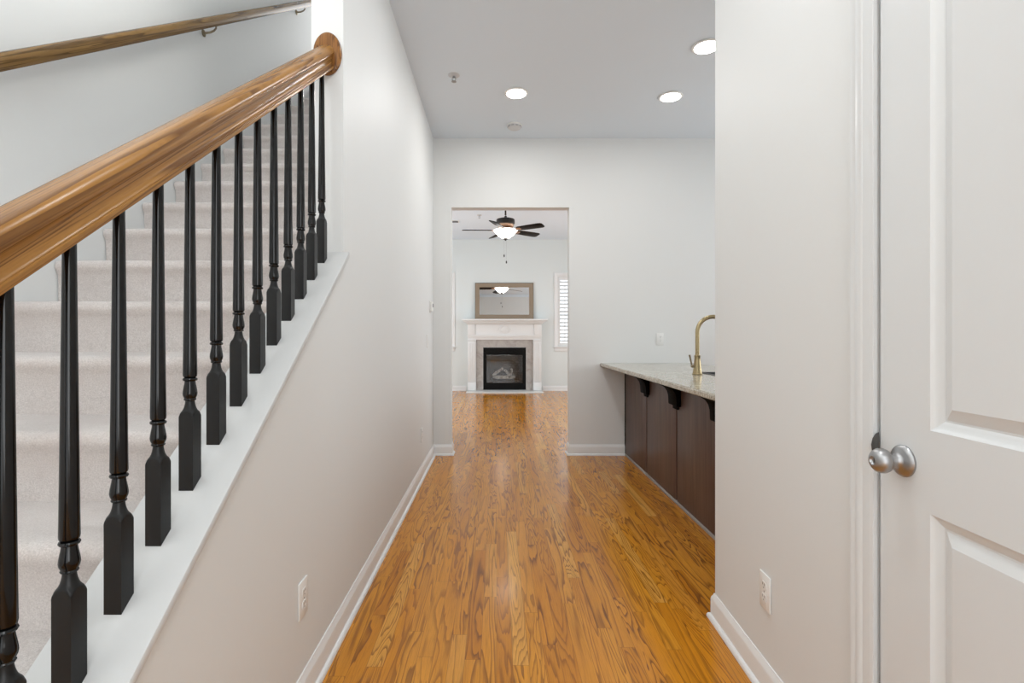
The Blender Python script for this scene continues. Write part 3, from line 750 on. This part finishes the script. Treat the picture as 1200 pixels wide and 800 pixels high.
fp = thing('fireplace', 'white mantel fireplace with a black firebox on the living room back wall', 'fireplace', (FCX, BY, 0))
mf = -.13                               # front plane of the surround
TW, TZ = .585, 1.055                    # tile half width, height
b = bmesh.new(); box(b, -.86, .86, -.33, -.001, 1.445, 1.478, .006); box(b, -.83, .83, -.29, -.001, 1.425, 1.4445, .005); box(b, -.80, .80, -.245, -.001, 1.40, 1.4245, .008); box(b, -.775, .775, -.20, -.001, 1.378, 1.3995, .005)
obj('mantel_shelf', b, M_TRIM, fp)
b = bmesh.new(); box(b, -.755, .755, mf, -.001, TZ+.001, 1.3775, .002)
box(b, -.76, .76, mf-.03, mf-.0005, 1.125, 1.155, .006); box(b, -.755, .755, mf-.018, mf-.0005, 1.105, 1.1245, .004)
for s in (-1, 1): box(b, s*.68-.075, s*.68+.075, mf-.022, mf-.0005, 1.156, 1.377, .004)
obj('frieze', b, M_TRIM, fp)
b = bmesh.new(); lathe(b, [(.5, 0), (.5, .008), (.46, .014), (.40, .010), (.36, .008), (.25, .014), (.1, .02), (.02, .021)], 40, (0, 0, 0), 'z', .24, .17)
for i in range(16):
    a = 2*math.pi*i/16; s = bmesh.new(); lathe(s, [(.2, 0), (.16, .008), (.02, .012)], 10, (0, 0, 0), 'z', .07, .05); s.transform(Matrix.Translation((.085*math.cos(a), .060*math.sin(a), .010))); merge(b, s)
obj('medallion', b, M_TRIM, fp, (0, mf-.0005, 1.265), (R(90), 0, 0))
for s in (-1, 1):
    b = bmesh.new(); x0, x1 = sorted((s*TW, s*.755))
    box(b, x0, x1, mf, -.001, .021, TZ, .002); box(b, x0-.0+.012, x1-.012, mf-.02, mf-.0005, .20, 1.03, .004); box(b, x0+.002, x1-.002, mf-.03, mf-.0005, .021, .19, .004); box(b, x0+.002, x1-.002, mf-.028, mf-.0005, 1.031, TZ, .004)
    for i in range(3): xx = x0+.045+i*.040; box(b, xx-.010, xx+.010, mf-.028, mf-.0205, .24, .99, .003)
    obj('pilaster', b, M_TRIM, fp)
b = wall_grid(-TW+.001, TW-.001, .021, TZ-.001, [(-.44, .44, .021, .90)], 'y', mf+.03, -.001); obj('tile_surround', b, M_TILE, fp, smooth=0)
b = bmesh.new(); box(b, -.77, .77, -.48, -.001, .0005, .0205, .004); o = obj('hearth', b, M_MARBLE, fp); o['label'] = 'thin white marble hearth slab'
# firebox: black front with an opening, brick lined recess behind
b = wall_grid(-.438, .438, .032, .898, [(-.37, .37, .17, .745)], 'y', -.085, -.06); fb = obj('firebox_front', b, M_FBLACK, fp, smooth=0)
for i in range(5):
    b = bmesh.new(); box(b, -.40, .40, -.0905, -.0855, .775+i*.022, .787+i*.022, .001); obj('louver', b, M_FBLACK, fb)
for i in range(4):
    b = bmesh.new(); box(b, -.40, .40, -.0905, -.0855, .062+i*.022, .074+i*.022, .001); obj('louver', b, M_FBLACK, fb)
b = bmesh.new(); q = [(-.43, -.058), (.43, -.058), (.30, .36), (-.30, .36)]
for z0, z1 in ((.15, .165), (.76, .775)): prism(b, q, 'z', z0, z1)
for i in (1, 2, 3):
    p, r_ = q[i], q[(i+1) % 4]
    b.faces.new([b.verts.new(v) for v in ((p[0], p[1], .15), (r_[0], r_[1], .15), (r_[0], r_[1], .77), (p[0], p[1], .77))])
obj('firebox_lining', b, M_FBRICK, fp, smooth=0)
b = bmesh.new(); box(b, -.37, .37, -.075, -.071, .17, .745); obj('glass_front', b, M_GLASS, fp)
def log(label, p, q, r):
    p, q = Vector(p), Vector(q); b = bmesh.new(); n = 9
    ax = (q-p).normalized(); pts = [p+(q-p)*i/(n-1)+Vector((random.uniform(-.008, .008), random.uniform(-.006, .006), random.uniform(-.006, .006))) for i in range(n)]
    tube(b, [v-p for v in pts], [r*random.uniform(.85, 1.1)*(.8 if i in (0, n-1) else 1) for i in range(n)], 12)
    o = obj('gas_log', b, M_LOG, None, p); setp(o, label, 'log', 'logs in the firebox'); return o
gy = BY+.10
log('pale log lying low across the back of the firebox', (FCX-.24, gy+.06, .275), (FCX+.22, gy+.06, .268), .038)
log('pale log lying low across the front of the firebox', (FCX-.20, gy-.05, .272), (FCX+.19, gy-.05, .275), .034)
log('pale log leaning up to the right in the firebox', (FCX-.24, gy-.02, .315), (FCX-.03, gy+.05, .46), .032)
log('short pale log leaning to the left in the firebox', (FCX+.10, gy-.02, .315), (FCX+.01, gy+.04, .43), .028)
log('short upright pale log at the right in the firebox', (FCX+.13, gy+.05, .315), (FCX+.155, gy+.03, .45), .024)
t = thing('log_grate', 'black iron grate under the pale logs in the firebox', 'grate', (FCX, gy, .165))
b = bmesh.new()
for i in range(7): x = -.24+.08*i; tube(b, [(x, -.10, .046), (x, -.09, .048), (x, .10, .048), (x, .115, .052)], .0065, 8)
obj('bars', b, M_FBLACK, t)
for x in (-.2, .2):
    for y in (-.07, .08):
        b = bmesh.new(); tube(b, [(x, y, .0006), (x, y, .0415)], .008, 8); obj('leg', b, M_FBLACK, t)

# mirror leaning on the mantel
tilt = R(3.6); mw, mh = .595, .735
mt = thing('mirror', 'rectangular framed mirror leaning on the white mantel shelf', 'mirror', (FCX-.005, BY-.050, 1.4785))
mt.rotation_euler = (-tilt, 0, 0)
b = bmesh.new(); rings = []
MP = [(0, .0), (0, -.022), (.006, -.026), (.012, -.024), (.020, -.022), (.060, -.016), (.070, -.015), (.074, -.018), (.080, -.016), (.084, -.008), (.084, 0)]
for (sx, sz) in ((-1, 0), (-1, 1), (1, 1), (1, 0)):
    rings.append([b.verts.new((sx*(mw-i), d, (mh-i) if sz else i)) for i, d in MP])
n = len(MP)
for k in range(4):
    A, B = rings[k], rings[(k+1) % 4]
    for j in range(n): b.faces.new([A[j], A[(j+1) % n], B[(j+1) % n], B[j]])
obj('frame', b, M_FRAME, mt)
b = bmesh.new(); rings = []
for (sx, sz) in ((-1, 0), (-1, 1), (1, 1), (1, 0)):
    rings.append([b.verts.new((sx*(mw+o), d, (mh+o) if sz else -o+.0001)) for o, d in ((.0005, -.001), (.0005, -.021), (.008, -.019), (.008, -.001))])
for v in [v for r_ in rings for v in r_]: v.co.z += .0085
for k in range(4):
    A, B = rings[k], rings[(k+1) % 4]
    for j in range(4): b.faces.new([A[j], A[(j+1) % 4], B[(j+1) % 4], B[j]])
o = obj('frame_edge', b, M_FRAMEL, mt); o['label'] = 'darker outer edge of the frame'
for c in mt.children:
    if c.name.startswith('frame') and 'edge' not in c.name: c.location.z = .0085
b = bmesh.new(); box(b, -mw+.083, mw-.083, -.006, -.003, .0915, mh-.0745); obj('glass', b, M_MIRROR, mt, smooth=0)
b = bmesh.new(); box(b, -mw+.02, mw-.02, -.0028, 0, .0285, mh-.0115); obj('backing', b, M_FRAMEL, mt, smooth=0)
